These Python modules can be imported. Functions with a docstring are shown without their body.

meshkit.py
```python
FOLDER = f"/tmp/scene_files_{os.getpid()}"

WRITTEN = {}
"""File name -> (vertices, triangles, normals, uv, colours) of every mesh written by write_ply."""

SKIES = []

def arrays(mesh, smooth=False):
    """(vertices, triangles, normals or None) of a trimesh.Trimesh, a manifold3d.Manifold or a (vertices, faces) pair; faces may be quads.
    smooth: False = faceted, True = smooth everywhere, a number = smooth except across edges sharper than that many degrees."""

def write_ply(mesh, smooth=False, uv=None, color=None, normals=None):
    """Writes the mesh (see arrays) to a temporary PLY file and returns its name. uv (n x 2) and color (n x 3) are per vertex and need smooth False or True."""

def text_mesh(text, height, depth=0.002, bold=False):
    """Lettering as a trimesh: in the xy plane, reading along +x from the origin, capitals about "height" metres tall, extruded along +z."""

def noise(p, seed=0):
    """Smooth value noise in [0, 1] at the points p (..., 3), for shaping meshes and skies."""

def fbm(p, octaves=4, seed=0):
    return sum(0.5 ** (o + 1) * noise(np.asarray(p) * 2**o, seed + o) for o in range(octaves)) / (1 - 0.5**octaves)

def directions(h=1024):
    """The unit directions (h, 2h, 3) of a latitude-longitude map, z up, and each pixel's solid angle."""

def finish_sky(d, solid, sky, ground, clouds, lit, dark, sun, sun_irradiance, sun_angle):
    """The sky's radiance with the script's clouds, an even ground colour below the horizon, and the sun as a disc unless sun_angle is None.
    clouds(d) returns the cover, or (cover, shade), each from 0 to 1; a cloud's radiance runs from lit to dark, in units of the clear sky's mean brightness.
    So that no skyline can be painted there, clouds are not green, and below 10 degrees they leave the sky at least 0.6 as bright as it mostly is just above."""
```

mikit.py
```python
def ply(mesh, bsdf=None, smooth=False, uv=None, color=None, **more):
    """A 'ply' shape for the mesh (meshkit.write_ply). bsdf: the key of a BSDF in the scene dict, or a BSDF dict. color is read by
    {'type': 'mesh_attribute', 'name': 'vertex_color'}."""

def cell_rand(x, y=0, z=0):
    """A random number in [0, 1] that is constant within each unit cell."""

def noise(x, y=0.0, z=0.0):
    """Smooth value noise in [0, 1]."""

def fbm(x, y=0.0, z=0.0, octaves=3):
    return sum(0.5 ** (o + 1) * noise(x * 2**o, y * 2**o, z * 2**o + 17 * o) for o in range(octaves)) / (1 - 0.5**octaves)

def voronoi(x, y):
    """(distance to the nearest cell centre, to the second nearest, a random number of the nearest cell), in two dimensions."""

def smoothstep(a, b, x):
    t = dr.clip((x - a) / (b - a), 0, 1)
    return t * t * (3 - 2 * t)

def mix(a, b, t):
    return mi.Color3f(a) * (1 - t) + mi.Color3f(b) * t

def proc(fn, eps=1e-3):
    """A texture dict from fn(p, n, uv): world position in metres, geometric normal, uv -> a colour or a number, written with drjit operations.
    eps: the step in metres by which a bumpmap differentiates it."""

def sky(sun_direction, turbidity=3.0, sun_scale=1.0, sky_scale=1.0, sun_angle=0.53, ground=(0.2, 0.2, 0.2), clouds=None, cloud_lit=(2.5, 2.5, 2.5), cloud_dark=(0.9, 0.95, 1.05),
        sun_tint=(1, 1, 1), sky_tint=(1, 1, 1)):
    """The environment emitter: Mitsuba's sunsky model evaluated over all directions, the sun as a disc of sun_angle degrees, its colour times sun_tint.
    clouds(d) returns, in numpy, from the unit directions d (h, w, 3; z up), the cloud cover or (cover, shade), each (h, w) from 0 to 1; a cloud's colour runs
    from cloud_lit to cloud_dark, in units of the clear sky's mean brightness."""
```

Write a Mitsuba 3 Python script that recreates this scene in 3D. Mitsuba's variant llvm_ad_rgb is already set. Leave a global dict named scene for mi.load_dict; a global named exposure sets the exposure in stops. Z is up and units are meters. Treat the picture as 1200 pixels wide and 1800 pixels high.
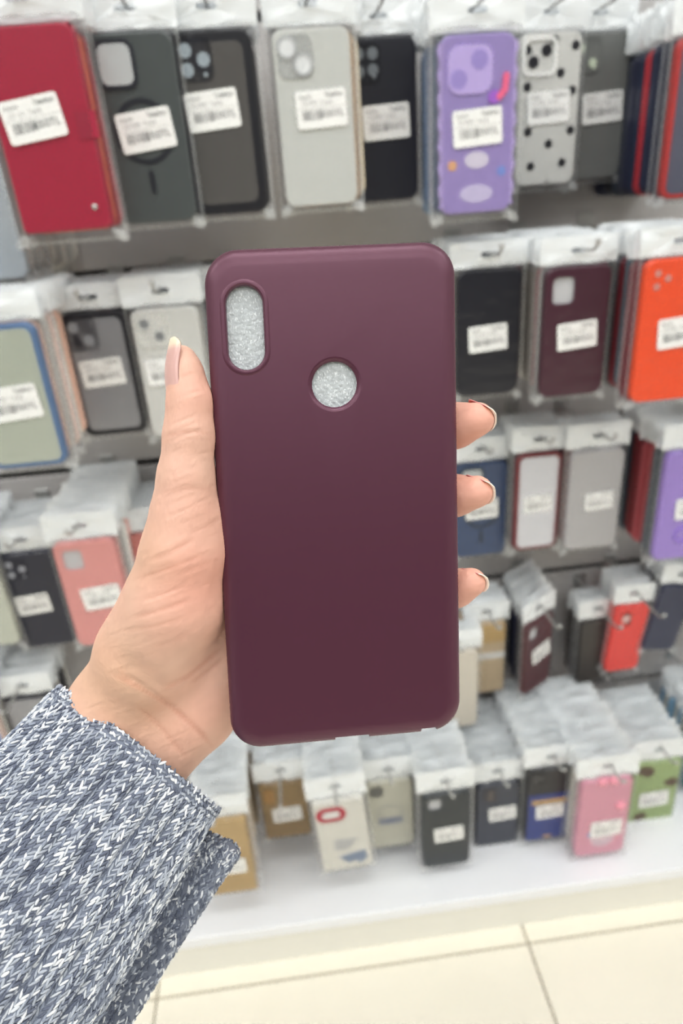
import math, random, numpy as np, trimesh, manifold3d as m3, shapely, mitsuba as mi, drjit as dr, mikit, meshkit
from shapely.geometry import Polygon, LineString, Point, box as sbox
random.seed(7); RNG = np.random.default_rng(7)
T = mi.ScalarTransform4f
scene, labels = {}, {}

# ------------------------------------------------------------------ camera
F = 1200.0                                    # focal length in pixels of the 1200 x 1800 frame
unit = lambda v: np.asarray(v, float) / np.linalg.norm(v)
DOWN = unit([190, 2500, 1200])                # world down, along the wall and into the wall, seen from the camera (x right, y down, z ahead)
RIGHT = np.array([19850, -2242, 1200.0]); RIGHT = unit(RIGHT - DOWN * (RIGHT @ DOWN))
INTO = np.cross(RIGHT, DOWN); INTO *= np.sign(INTO[2])
CAM = np.array([0, 0, 1.134])                 # eye height over the floor
M = np.array([RIGHT, INTO, -DOWN])            # camera -> world
mat = np.eye(4); mat[:3, 0] = -M[:, 0]; mat[:3, 1] = -M[:, 1]; mat[:3, 2] = M[:, 2]; mat[:3, 3] = CAM
scene['camera'] = {'type': 'thinlens', 'fov': 2 * math.degrees(math.atan(600 / F)), 'fov_axis': 'x', 'to_world': T(mat.tolist()),
                   'aperture_radius': 0.00115, 'focus_distance': 0.216, 'near_clip': 0.02, 'far_clip': 30}
exposure = 0.0
LAMP = 6.0                                   # radiance of the ceiling panels


def to_world(p_mm):
    """camera frame in mm -> world in m"""
    return np.asarray(p_mm, float) / 1000 @ M.T + CAM


def ray(px, py, d):
    """the point seen at a pixel, d metres (horizontally) ahead: x along the wall, y into the wall, z height"""
    v = np.array([px - 600, py - 900, F]); v = M @ v
    return v * d / v[1] + CAM


# ------------------------------------------------------------------ helpers
def lin(*c):
    c = np.asarray(c, float) / 255
    return np.where(c <= 0.04045, c / 12.92, ((c + 0.055) / 1.055) ** 2.4)


def rgb(c): return {'type': 'rgb', 'value': [float(x) for x in c]}


_mats = {}


def plastic(r, g, b, rough=0.35, spec=0.5, coat=0.0, metal=0.0, sheen=0.0):
    """a plain material by sRGB colour; one entry of scene each"""
    key = (r, g, b, rough, spec, coat, metal, sheen)
    if key not in _mats:
        n = f'material_{len(_mats):03d}'
        d = {'type': 'principled', 'base_color': rgb(lin(r, g, b)), 'roughness': rough, 'specular': spec, 'metallic': metal}
        if coat: d.update(clearcoat=coat, clearcoat_gloss=0.85)
        if sheen: d.update(sheen=sheen)
        scene[n] = {'type': 'twosided', 'bsdf': d}
        _mats[key] = n
    return _mats[key]


def add(key, mesh, m, smooth=False, to=None, **kw):
    """ONE entry; mesh may be a ply dict to share"""
    n, k = 0, key
    while k in scene:
        n += 1; k = f'{key}_{n:03d}'
    d = dict(mesh) if isinstance(mesh, dict) else mikit.ply(mesh, None, smooth, **kw)
    d['bsdf'] = {'type': 'ref', 'id': m}
    if to is not None: d['to_world'] = to
    scene[k] = d
    return k


def tag(key, label, category=None, group=None, kind=None):
    labels[key] = {'label': label}
    if category: labels[key]['category'] = category
    if group: labels[key]['group'] = group
    if kind: labels[key]['kind'] = kind


_used = {}


def fresh(name):
    n = _used.get(name, -1) + 1; _used[name] = n
    return name if n == 0 else f'{name}_{n:03d}'


def struct(key, mesh, m, label, smooth=False, to=None):
    k = add(key, mesh, m, smooth, to)
    tag(k, label, kind='structure')
    return k


def bx(x0, x1, y0, y1, z0, z1):
    b = trimesh.creation.box((x1 - x0, y1 - y0, z1 - z0)); b.apply_translation([(x0 + x1) / 2, (y0 + y1) / 2, (z0 + z1) / 2]); return b


def rrect(w, h, r, n=7):
    """rounded rectangle outline, counter-clockwise, in (x, z)"""
    out = []
    for cx, cz, a in ((w / 2 - r, h / 2 - r, 0), (-w / 2 + r, h / 2 - r, 90), (-w / 2 + r, -h / 2 + r, 180), (w / 2 - r, -h / 2 + r, 270)):
        for k in range(n + 1):
            t = math.radians(a + 90 * k / n); out.append((cx + r * math.cos(t), cz + r * math.sin(t)))
    return np.array(out)


def loft(rings, cap0=True, cap1=True):
    """rings: list of (n,3) arrays; quads between, fans at the ends"""
    n = len(rings[0]); v = np.vstack(rings); f = []
    i = np.arange(n); j = (i + 1) % n
    for k in range(len(rings) - 1):
        a, b = k * n, (k + 1) * n
        f.append(np.stack([a + i, a + j, b + j], 1)); f.append(np.stack([a + i, b + j, b + i], 1))
    if cap0:
        v = np.vstack([v, rings[0].mean(0)]); f.append(np.stack([j, i, 0 * i + len(v) - 1], 1))
    if cap1:
        v = np.vstack([v, rings[-1].mean(0)]); a = (len(rings) - 1) * n; f.append(np.stack([a + i, a + j, 0 * i + len(v) - 1], 1))
    m = trimesh.Trimesh(v, np.vstack(f), process=False)
    return m


def slab(w, h, r, y0, y1, e=0.0012, n=6, steps=3, back=True):
    """a rounded plate in the xz plane from y0 (front) to y1, front edge rounded by e"""
    rings = []
    for k in range(steps + 1):
        a = math.pi / 2 * k / steps; ins = e * (1 - math.sin(a)); y = y0 + e * (1 - math.cos(a))
        o = rrect(w - 2 * ins, h - 2 * ins, max(r - ins, 1e-4), n); rings.append(np.c_[o[:, 0], np.full(len(o), y), o[:, 1]])
    o = rrect(w, h, r, n)
    if back:
        rings.append(np.c_[o[:, 0], np.full(len(o), y1 - e / 2), o[:, 1]])
        o = rrect(w - e, h - e, r - e / 2, n)
    rings.append(np.c_[o[:, 0], np.full(len(o), y1), o[:, 1]])
    m = loft(rings)
    if m.volume < 0: m.invert()
    return m


def mani(m): return m3.Manifold(m3.Mesh(np.asarray(m.vertices, np.float32), np.asarray(m.faces, np.uint32))) if not isinstance(m, m3.Manifold) else m


def weld(m):
    m = trimesh.Trimesh(m.vertices, m.faces, process=True); m.merge_vertices(); return m


def plate(poly, y0, y1):
    """shapely polygon in (x, z) extruded from y0 to y1"""
    parts = [trimesh.creation.extrude_polygon(g, y1 - y0, engine='earcut') for g in getattr(poly, 'geoms', [poly])]
    m = trimesh.util.concatenate(parts)
    v = np.array(m.vertices); m.vertices = np.c_[v[:, 0], y1 - v[:, 2], v[:, 1]]
    if m.volume < 0: m.invert()
    return m


def tube(points, radii, sides=10, caps=True):
    p = np.asarray(points, float); r = np.broadcast_to(radii, (len(p),))
    t = np.gradient(p, axis=0); t /= np.linalg.norm(t, axis=1, keepdims=True)
    a = np.cross(t[0], [0, 0, 1.0] if abs(t[0][2]) < 0.9 else [1.0, 0, 0]); rings = []
    ang = np.arange(sides) * 2 * np.pi / sides
    for k in range(len(p)):
        a = a - t[k] * (a @ t[k]); a /= np.linalg.norm(a); b = np.cross(t[k], a)
        rings.append(p[k] + r[k] * (np.cos(ang)[:, None] * a + np.sin(ang)[:, None] * b))
    m = loft(rings, caps, caps)
    if m.volume < 0: m.invert()
    return m


# ------------------------------------------------------------------ shared special materials
def header_bump(p, n, uv):
    return 0.0016 * mikit.fbm(p.x * 55, p.y * 55, p.z * 75, 2)


scene['pearl_film'] = {'type': 'twosided', 'bsdf': {'type': 'bumpmap', 'arbitrary': mikit.proc(header_bump, 4e-4), 'scale': 1.0,
    'bsdf': {'type': 'principled', 'base_color': rgb(lin(226, 229, 231)), 'roughness': 0.28, 'specular': 0.6}}}
scene['clear_film'] = {'type': 'mask', 'opacity': 0.15, 'bsdf': {'type': 'twosided', 'bsdf': {'type': 'bumpmap', 'arbitrary': mikit.proc(header_bump, 4e-4), 'scale': 0.8,
    'bsdf': {'type': 'principled', 'base_color': rgb((0.05, 0.05, 0.055)), 'roughness': 0.14, 'specular': 1.0}}}}
scene['film_seam'] = {'type': 'mask', 'opacity': 0.24, 'bsdf': {'type': 'twosided', 'bsdf': {'type': 'bumpmap', 'arbitrary': mikit.proc(header_bump, 4e-4), 'scale': 1.5,
    'bsdf': {'type': 'principled', 'base_color': rgb((0.62, 0.63, 0.63)), 'roughness': 0.18, 'specular': 1.0}}}}
steel = plastic(188, 188, 186, 0.32, 0.5, 0, 0.7)
ink = plastic(52, 52, 56, 0.6, 0.3)
paper = plastic(236, 236, 234, 0.45, 0.4)

# ------------------------------------------------------------------ the room
WALL = 1.0; BASE_TOP = CAM[2] - 1.045; BASE_FRONT = 0.70
XL, XR, YB, CEIL = -2.4, 2.6, -3.4, 2.75


def tile_mat(name, c, s=0.04):
    a = lin(*c)
    def fn(p, n, uv): return mi.Color3f(*map(float, a)) * (1 - s + 2 * s * mikit.fbm(p.x * 6, p.y * 6, p.z * 6, 3))
    scene[name] = {'type': 'twosided', 'bsdf': {'type': 'principled', 'base_color': mikit.proc(fn), 'roughness': 0.22, 'specular': 0.5}}


tile_mat('tile_glaze', (232, 226, 210)); tile_mat('wall_paint', (206, 204, 200))
grout = plastic(150, 143, 130, 0.8); board = plastic(183, 180, 179, 0.5, 0.4); groove = plastic(46, 45, 46, 0.6)
white_board = plastic(232, 233, 236, 0.3, 0.5); cream_board = plastic(226, 224, 216, 0.4, 0.5)
struct('floor', bx(XL, XR, YB, WALL + .05, -.03, -.004), grout, 'floor of glossy cream tiles with grey joints')
gx, gy, TS = 0.298, 0.672, 0.6
tile_ply = mikit.ply(bx(.002, TS - .002, .002, TS - .002, -.006, 0))
for i in range(-5, 5):
    for j in range(-5, 1):
        x0, y0 = gx + i * TS, gy + j * TS
        if x0 > XL - .5 and x0 + TS < XR + .5 and (x0 > -1.6 and x0 < 1.6):
            add('floor__tile', tile_ply, 'tile_glaze', to=T().translate([x0, y0, 0]))
struct('wall_back', bx(XL - .05, XR + .05, YB - .05, YB, 0, CEIL), plastic(84, 82, 80, 0.7), 'grey rear wall of the shop behind the viewer')
struct('wall_left', bx(XL - .05, XL, YB, WALL + .05, 0, CEIL), 'wall_paint', 'off-white side wall of the shop')
struct('wall_right', bx(XR, XR + .05, YB, WALL + .05, 0, CEIL), 'wall_paint', 'off-white side wall of the shop, other end')
struct('ceiling', bx(XL, XR, YB, WALL + .05, CEIL, CEIL + .05), plastic(236, 236, 234, 0.8), 'white ceiling of the shop')
struct('wall_front', bx(XL, XR, WALL + .012, WALL + .05, 0, CEIL), groove, 'grey slatted display wall that carries the peg hooks')
gz = [CAM[2] + v for v in (-1.17, -.905, -.638, -.362, -.087, .188, .463, .738, 1.01, 1.285, 1.56)]
for a, b in zip([0.0] + gz, gz + [CEIL]):
    k = add('wall_front__slat_board', slab(XR - XL, b - a - .011, .003, WALL, WALL + .011, .002), board, to=T().translate([(XL + XR) / 2, 0, (a + b) / 2]))
LIGHT = {'type': 'area', 'radiance': rgb(np.array([0.965, 0.99, 1.0]) * LAMP)}
for i, x in enumerate((-1.5, 0.1, 1.7)):
    for j, y in enumerate((0.0, -1.25, -2.5)):
        k = fresh('ceiling_lamp')
        add(k + '__frame', plate(sbox(-.62, -.32, .62, .32) - sbox(-.6, -.3, .6, .3), -.03, 0), white_board, to=T().translate([x, y, CEIL - .002]).rotate([1, 0, 0], -90) if False else T().translate([x, y, CEIL]).rotate([1, 0, 0], 90))
        d = mikit.ply(trimesh.Trimesh([[-.6, -.3, 0], [.6, -.3, 0], [.6, .3, 0], [-.6, .3, 0]], [[0, 2, 1], [0, 3, 2]], process=False), paper)
        d['emitter'] = LIGHT; d['to_world'] = T().translate([x, y, CEIL - .012]); scene[k + '__diffuser'] = d
        tag(k, f'white flat lamp panel in the ceiling, {("first", "second", "third")[j]} row from the slatted wall, {("left wall side", "middle", "right wall side")[i]}', 'ceiling lamp', 'ceiling lamp panels')
# the low white plinth under the lowest row
k = 'display_plinth'
add(k + '__top', slab(XR - XL - .1, WALL - BASE_FRONT, .003, 0, .022, .003), white_board, smooth=35, to=T().translate([(XL + XR) / 2, (WALL + BASE_FRONT) / 2, BASE_TOP]).rotate([1, 0, 0], -90))
add(k + '__front_board', bx(XL + .05, XR - .05, BASE_FRONT + .003, BASE_FRONT + .02, 0.0, BASE_TOP - .022), cream_board)
tag(k, 'low white display plinth along the floor below the hanging phone cases', 'plinth')

# ------------------------------------------------------------------ bagged phone cases
_ply = {}


def shared(key, make, smooth=False):
    if key not in _ply: _ply[key] = mikit.ply(make(), None, smooth)
    return _ply[key]


def case_shell(w, h, t, cut=None, r=.011):
    m = slab(w, h, r, 0, t, .0022, 6, 3)
    if cut:
        x, z, cw, ch, cr = cut
        m = weld(m); o = slab(cw, ch, cr, -.01, .0045, .0001, 5, 1); o.apply_translation([x, 0, z])
        q = (mani(m) - mani(weld(o))).to_mesh(); m = trimesh.Trimesh(q.vert_properties[:, :3], q.tri_verts, process=False)
    return m


def ring_mesh(w, h, r, wid, y0, y1):
    return plate(Polygon(rrect(w, h, r, 6)) - Polygon(rrect(w - 2 * wid, h - 2 * wid, max(r - wid, .001), 6)), y0, y1)


def header_mesh(w, h, seed):
    p = Polygon(rrect(w, h, .003, 2)) - Polygon(rrect(.02, .006, .0029, 3))
    m = plate(p, -.0004, .0004)
    v, f = trimesh.remesh.subdivide_to_size(m.vertices, m.faces, .014)
    v = np.array(v); q = v * [60, 0, 60] + seed * 7.3
    v[:, 1] += .004 * (meshkit.noise(q) - .5) + .0025 * (meshkit.noise(q * 2.3) - .5)
    return trimesh.Trimesh(v, f, process=False)


def film_mesh(w, h, t, mg):
    a, b = rrect(w + 2 * mg, h + 2 * mg, .004, 6), rrect(w - .003, h - .003, .011, 6)
    y = lambda o, yy: np.c_[o[:, 0], np.full(len(o), yy), o[:, 1]]
    return loft([y(a, t * .55), y(b * .98 + a * .02, -.0016)], False, True)


def seam_mesh(w, h, t, mg, seed):
    a, b = rrect(w + 2 * mg + .003, h + 2 * mg + .003, .004, 6), rrect(w + 2 * mg - .004, h + 2 * mg - .004, .004, 6)
    y = lambda o, yy: np.c_[o[:, 0], yy, o[:, 1]]
    wob = .002 * (meshkit.noise(np.c_[a * 90, a[:, :1] * 0] + seed) - .5)
    m = loft([y(a, t * .6 + wob), y(b, t * .5 + wob * 0 - .0005)], False, False)
    tabs = []
    for s in (-1, 1):                       # the folded corner of the bag
        c = trimesh.creation.icosphere(2, .0055); c.apply_scale([1.5, .35, .8])
        c.vertices += .0022 * (meshkit.noise(np.array(c.vertices) * 500 + seed + s * 3)[:, None] - .5) * [1, 1, 1]
        c.apply_transform(trimesh.transformations.rotation_matrix(s * .7, [0, 1, 0])); c.apply_translation([s * (w / 2 + mg - .005), t * .2, -h / 2 - mg + .002]); tabs.append(c)
    return trimesh.util.concatenate([m] + tabs)


def print_mesh(kind):
    """ink of a price sticker: two lines of text, a rule, a bar code, a price"""
    a, b, c, price = kind
    W, H = .052, .034; out = []
    def word(s, x, z, hgt, bold=False, right=False):
        m = meshkit.text_mesh(s, hgt, .00012, bold); v = np.array(m.vertices)
        if right: v[:, 0] -= v[:, 0].max()
        m.vertices = np.c_[v[:, 0] + x, -v[:, 2], v[:, 1] + z]; out.append(m)
    word(a, -.0225, .0098, .0035); word(b, .0225, .0098, .0038, True, True)
    word(c, -.0205, .0038, .0034)
    out.append(bx(-.0245, .0245, -.00012, 0, .0010, .0013))
    x = -.0195
    rr = random.Random(price)
    while x < .0015:
        wd = rr.choice((.0005, .0008, .0012)); out.append(bx(x, x + wd, -.00012, 0, -.0095, -.0008)); x += wd + rr.choice((.0006, .0009, .0013))
    word(price, .0225, -.0078, .0058, True, True)
    m = trimesh.util.concatenate(out); m.fix_normals() if False else None
    return m


PRINTS = {'A': ('Apple', 'Telefon', '13-14  Track', '450TL'), 'B': ('Apple', 'Telefon', '15 PRO  Track', '350TL'), 'C': ('Apple', 'Telefon', '15 PRO  Track', '200TL'),
          'D': ('Apple', 'Telefon', '14 PRO  Track', '250TL'), 'E': ('Apple', 'Telefon', '14 PRO  Track', '200TL')}


def sticker(p, to, x, z, rot=0, kind='C', s=1.0, y=-.0021):
    tt = to @ T().translate([x, y, z]).rotate([0, 1, 0], rot).scale([s, 1, s])
    add(p + '__price_sticker', shared('sticker', lambda: slab(.052, .034, .003, -.0004, .0003, .0002, 4, 1)), paper, to=tt)
    add(p + '__price_sticker__print', shared('print' + kind, lambda: print_mesh(PRINTS[kind])), ink, to=tt @ T().translate([0, -.00042, 0]))


def dot(r, n=20): return Polygon([(r * math.cos(a), r * math.sin(a)) for a in np.arange(n) * 2 * np.pi / n])


def at_poly(poly, x, z): return shapely.affinity.translate(poly, x, z)


def put(p, name, poly, m, to, y0, y1):
    return add(p + '__' + name, plate(poly, y0, y1), m, to=to)


def lens_group(p, to, x, z, w, h, m_isl, m_lens, spots, rl, r=.006, ring=None):
    """a raised camera surround with its round lens openings"""
    isl = Polygon(rrect(w, h, r, 5))
    put(p, 'camera_surround', at_poly(isl, x, z), m_isl, to, -.0016, .001)
    for dx, dz in spots:
        if ring: put(p, 'lens_ring', at_poly(dot(rl * 1.3) - dot(rl * .98), x + dx, z + dz), ring, to, -.0026, -.0015)
        put(p, 'lens_opening', at_poly(dot(rl), x + dx, z + dz), m_lens, to, -.0019, -.0012)


FOAM = plastic(206, 207, 210, 0.6, 0.4)
TRI = [(-.008, .008), (-.008, -.008), (.0085, 0)]
TWO = [(-.008, .008), (.007, -.007)]
GLASSY = dict(rough=.18, spec=.6)


def package(name, to, w, h, t, color, label, category='phone case', group=None, style='plain', rough=.4, mg=.005, film=True, header=True, hh=.036, stk=None, seed=0, r=.011, **o):
    """one bagged case, its peg hole at the origin, hanging down; to: where it stands"""
    p = fresh(name); tag(p, label, category, group)
    hz = -hh / 2 + .014                              # header's centre; hole near its top
    cz = hz - hh / 2 - .002 - h / 2                  # the case's centre
    c = to @ T().translate([0, 0, cz])
    body = plastic(*color, rough)
    cut = None
    if style in ('cutout',): cut = (-w * .22, h * .5 - .0255, .026, .030, .006)
    if style in ('cutout_small',): cut = (-w * .23, h * .5 - .022, .021, .024, .006)
    add(p + '__case', shared(('case', round(w, 4), round(h, 4), round(t, 4), cut, r), lambda: case_shell(w, h, t, cut, r), 40), body, to=c)
    if cut: add(p + '__foam_sheet', shared(('foam', cut[2:]), lambda: slab(cut[2], cut[3], cut[4], .0038, .0046, .0003, 4, 1)), FOAM, to=c @ T().translate([cut[0], -.0006, cut[1]]))
    if style == 'frame':
        add(p + '__back_panel', shared(('bp', round(w, 4), round(h, 4), o.get('rim')), lambda: slab(w - o.get('rim', .010), h - o.get('rim', .010), .008, -.0007, .002, .0005, 5, 1)), plastic(*o['panel'], rough=.16, spec=.55), to=c)
    if 'deco' in o: o['deco'](p, c, w, h)
    if stk:
        sticker(p, c, *stk)
    if film:
        add(p + '__bag', shared(('film', round(w, 4), round(h, 4), round(t, 4), mg), lambda: film_mesh(w, h, t, mg)), 'clear_film', to=c)
        add(p + '__bag_seam', shared(('seam', round(w, 4), round(h, 4), round(t, 4), mg, seed % 4), lambda: seam_mesh(w, h, t, mg, seed % 4), True), 'film_seam', to=c)
    if header:
        add(p + '__bag_header', shared(('head', round(w + 2 * mg, 3), round(hh, 3), seed % 5), lambda: header_mesh(w + 2 * mg + .004, hh, seed % 5), True), 'pearl_film', to=to @ T().translate([0, t * .5, hz]) @ T().translate([0, 0, 0]))
    return p


def peg(x, z, y_front, label):
    """a steel peg from the wall, its bent-up tip in front of the bags"""
    k = fresh('peg_hook')
    pts = [[x, WALL + .002, z + .001], [x, WALL - .02, z], [x, y_front + .01, z], [x, y_front, z + .001], [x, y_front - .009, z + .006], [x, y_front - .012, z + .011]]
    add(k + '__rod', tube(pts, .0019, 8), steel, True)
    b = trimesh.creation.icosphere(2, .0032); b.apply_translation(pts[-1]); add(k + '__tip', b, steel, True)
    add(k + '__wall_plate', slab(.022, .03, .003, WALL - .0025, WALL - .0002, .0008, 3, 1), steel, to=T().translate([x, 0, z + .004]))
    tag(k, label, 'hook', 'steel peg hooks in the slatted wall')


ORD = 'first second third fourth fifth sixth seventh eighth ninth tenth eleventh twelfth thirteenth fourteenth fifteenth'.split()


def shade(c):
    r, g, b = c; hi, lo = max(c), min(c); sat = (hi - lo) / max(hi, 1)
    tone = 'dark ' if hi < 105 else 'light ' if hi > 200 else ''
    if sat < .16: return 'black' if hi < 66 else 'dark grey' if hi < 112 else 'grey' if hi < 180 else 'clear whitish'
    if r == hi: return tone + ('red' if g < .55 * r else 'pink' if b > .82 * g and r > 200 else 'brown' if b < .8 * g and hi < 200 else 'beige' if b < g else 'pink')
    if g == hi: return tone + 'green'
    return tone + ('teal' if g > .85 * b and r < .7 * b else 'blue')


def stack(px, py, d, what, front, behind, n=6, w=.076, h=.158, t=.0105, hh=.036, step=.0138, yaw=0, roll=0, out=.03, nm='bagged_phone_case', jitter=.35, mg=.005, pitch=0, anchor='mid', peg_on=True, fan=0.0, cat='phone case', backfilm=1):
    """a peg full of bags whose front case has its middle at the pixel (px, py), d metres from the eye"""
    q = ray(px, py, d)
    cz = -hh + .014 - .002 - h / 2
    z = q[2] - cz if anchor == 'mid' else q[2] + h / 2 - cz
    x = q[0]
    n = max(1, min(n, int((WALL - .004 - d - t) / step) + 1))
    seed = int(px * 7 + py * 3) % 1000; rr = random.Random(seed)
    short = what
    for k in range(n):
        j = 0 if k == 0 else 1
        a = yaw + j * rr.uniform(-3, 3) * jitter; b = roll + j * rr.uniform(-2.2, 2.2) * jitter
        to = T().translate([x + k * fan + j * rr.uniform(-.004, .004) * jitter * 2, d + k * step, z + j * rr.uniform(-.003, .003)]).rotate([0, 0, 1], a).rotate([0, 1, 0], b).rotate([1, 0, 0], pitch)
        if k == 0:
            f = dict(front); lab = f.pop('label'); col = f.pop('color')
            ww, h2, tt = f.pop('w', w), f.pop('h', h), f.pop('t', t)
            package(f.pop('nm', nm), to, ww, h2, tt, col, lab, f.pop('cat', cat), None, hh=hh, seed=seed, mg=f.pop('mg', mg), **f)
        else:
            col = behind[(k - 1) % len(behind)]
            package('bagged_phone_case', to, round(w - rr.choice((0, .002, .003)), 4), round(h - rr.choice((0, .004)), 4), .0105, col, f'{shade(col)} case, {ORD[k]} on the peg of the {short}', 'phone case', f'cases behind the {short}', film=k <= backfilm, hh=hh, seed=seed + k, mg=mg)
    if peg_on: peg(x, z + .0008, d - out, f'steel peg that carries the {short}')


# --- decorations of single cases
def deco_wallet(p, c, w, h):
    put(p, 'strap', sbox(w / 2 - .013, h * .02 - .010, w / 2 + .0045, h * .02 + .012), plastic(158, 30, 58, .45), c, -.0012, .004)
    b = trimesh.creation.icosphere(2, .0028); b.apply_scale([1, .6, 1]); b.apply_translation([w / 2 - .013, -.0012, -h / 2 + .019])
    add(p + '__snap_button', b, steel, True, c)


def deco_magnet(col, ring_col):
    def fn(p, c, w, h):
        m = plastic(*ring_col, .35)
        put(p, 'magnet_ring', dot(.0285, 40) - dot(.0240, 40), m, c, -.0010, .001)
        put(p, 'magnet_bar', shapely.affinity.translate(LineString([(0, 0), (0, -.016)]).buffer(.0025), 0, -.036), m, c, -.0010, .001)
        put(p, 'camera_surround', at_poly(Polygon(rrect(.037, .040, .009, 6)), -w * .5 + .023, h * .5 - .025), m, c, -.0024, .001)
        put(p, 'lens_opening', at_poly(Polygon(rrect(.030, .033, .007, 6)), -w * .5 + .023, h * .5 - .025), plastic(178, 182, 184, .35), c, -.0027, -.002)
    return fn


def deco_lenses(isl, lens, ring=None, spots=TRI, rl=.0062, w_=.034, h_=.036):
    def fn(p, c, w, h):
        lens_group(p, c, -w * .5 + .0225, h * .5 - .0235, w_, h_, plastic(*isl, .3), plastic(*lens, .2), spots, rl, .008, plastic(*ring, .3) if ring else None)
        q = trimesh.creation.icosphere(1, .002); q.apply_scale([1, .4, 1]); q.apply_translation([-w * .5 + .0225 + .009, -.0018, h * .5 - .0235 - .0125]); add(p + '__flash_opening', q, plastic(*lens, .2), True, c)
    return fn


def deco_polka(p, c, w, h):
    ink_ = plastic(26, 27, 33, .4)
    area = Polygon(rrect(w - .006, h - .006, .009, 6))
    k = 0
    for x, z in [(-.027, .062), (.004, .07), (.029, .064), (.013, .038), (-.026, .026), (.028, .02), (-.004, .013), (.029, -.021), (-.023, -.02), (.003, -.034), (-.018, -.057), (.021, -.055), (.003, -.078), (-.03, -.08), (.03, .078)]:
        g = at_poly(dot(.0049), x, z).intersection(area)
        if g.area > 2e-6: put(p, 'dot', g, ink_, c, -.0005, .001)
    put(p, 'camera_surround', at_poly(Polygon(rrect(.040, .038, .009, 6)) - Polygon(rrect(.034, .032, .007, 6)), -w * .5 + .024, h * .5 - .023), plastic(240, 240, 238, .25), c, -.0026, .001)
    for dx, dz in ((-.007, -.005), (.008, .006)):
        put(p, 'lens_opening', at_poly(dot(.0062), -w * .5 + .024 + dx, h * .5 - .023 + dz), plastic(40, 41, 46, .2), c, -.0012, -.0002)


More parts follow.
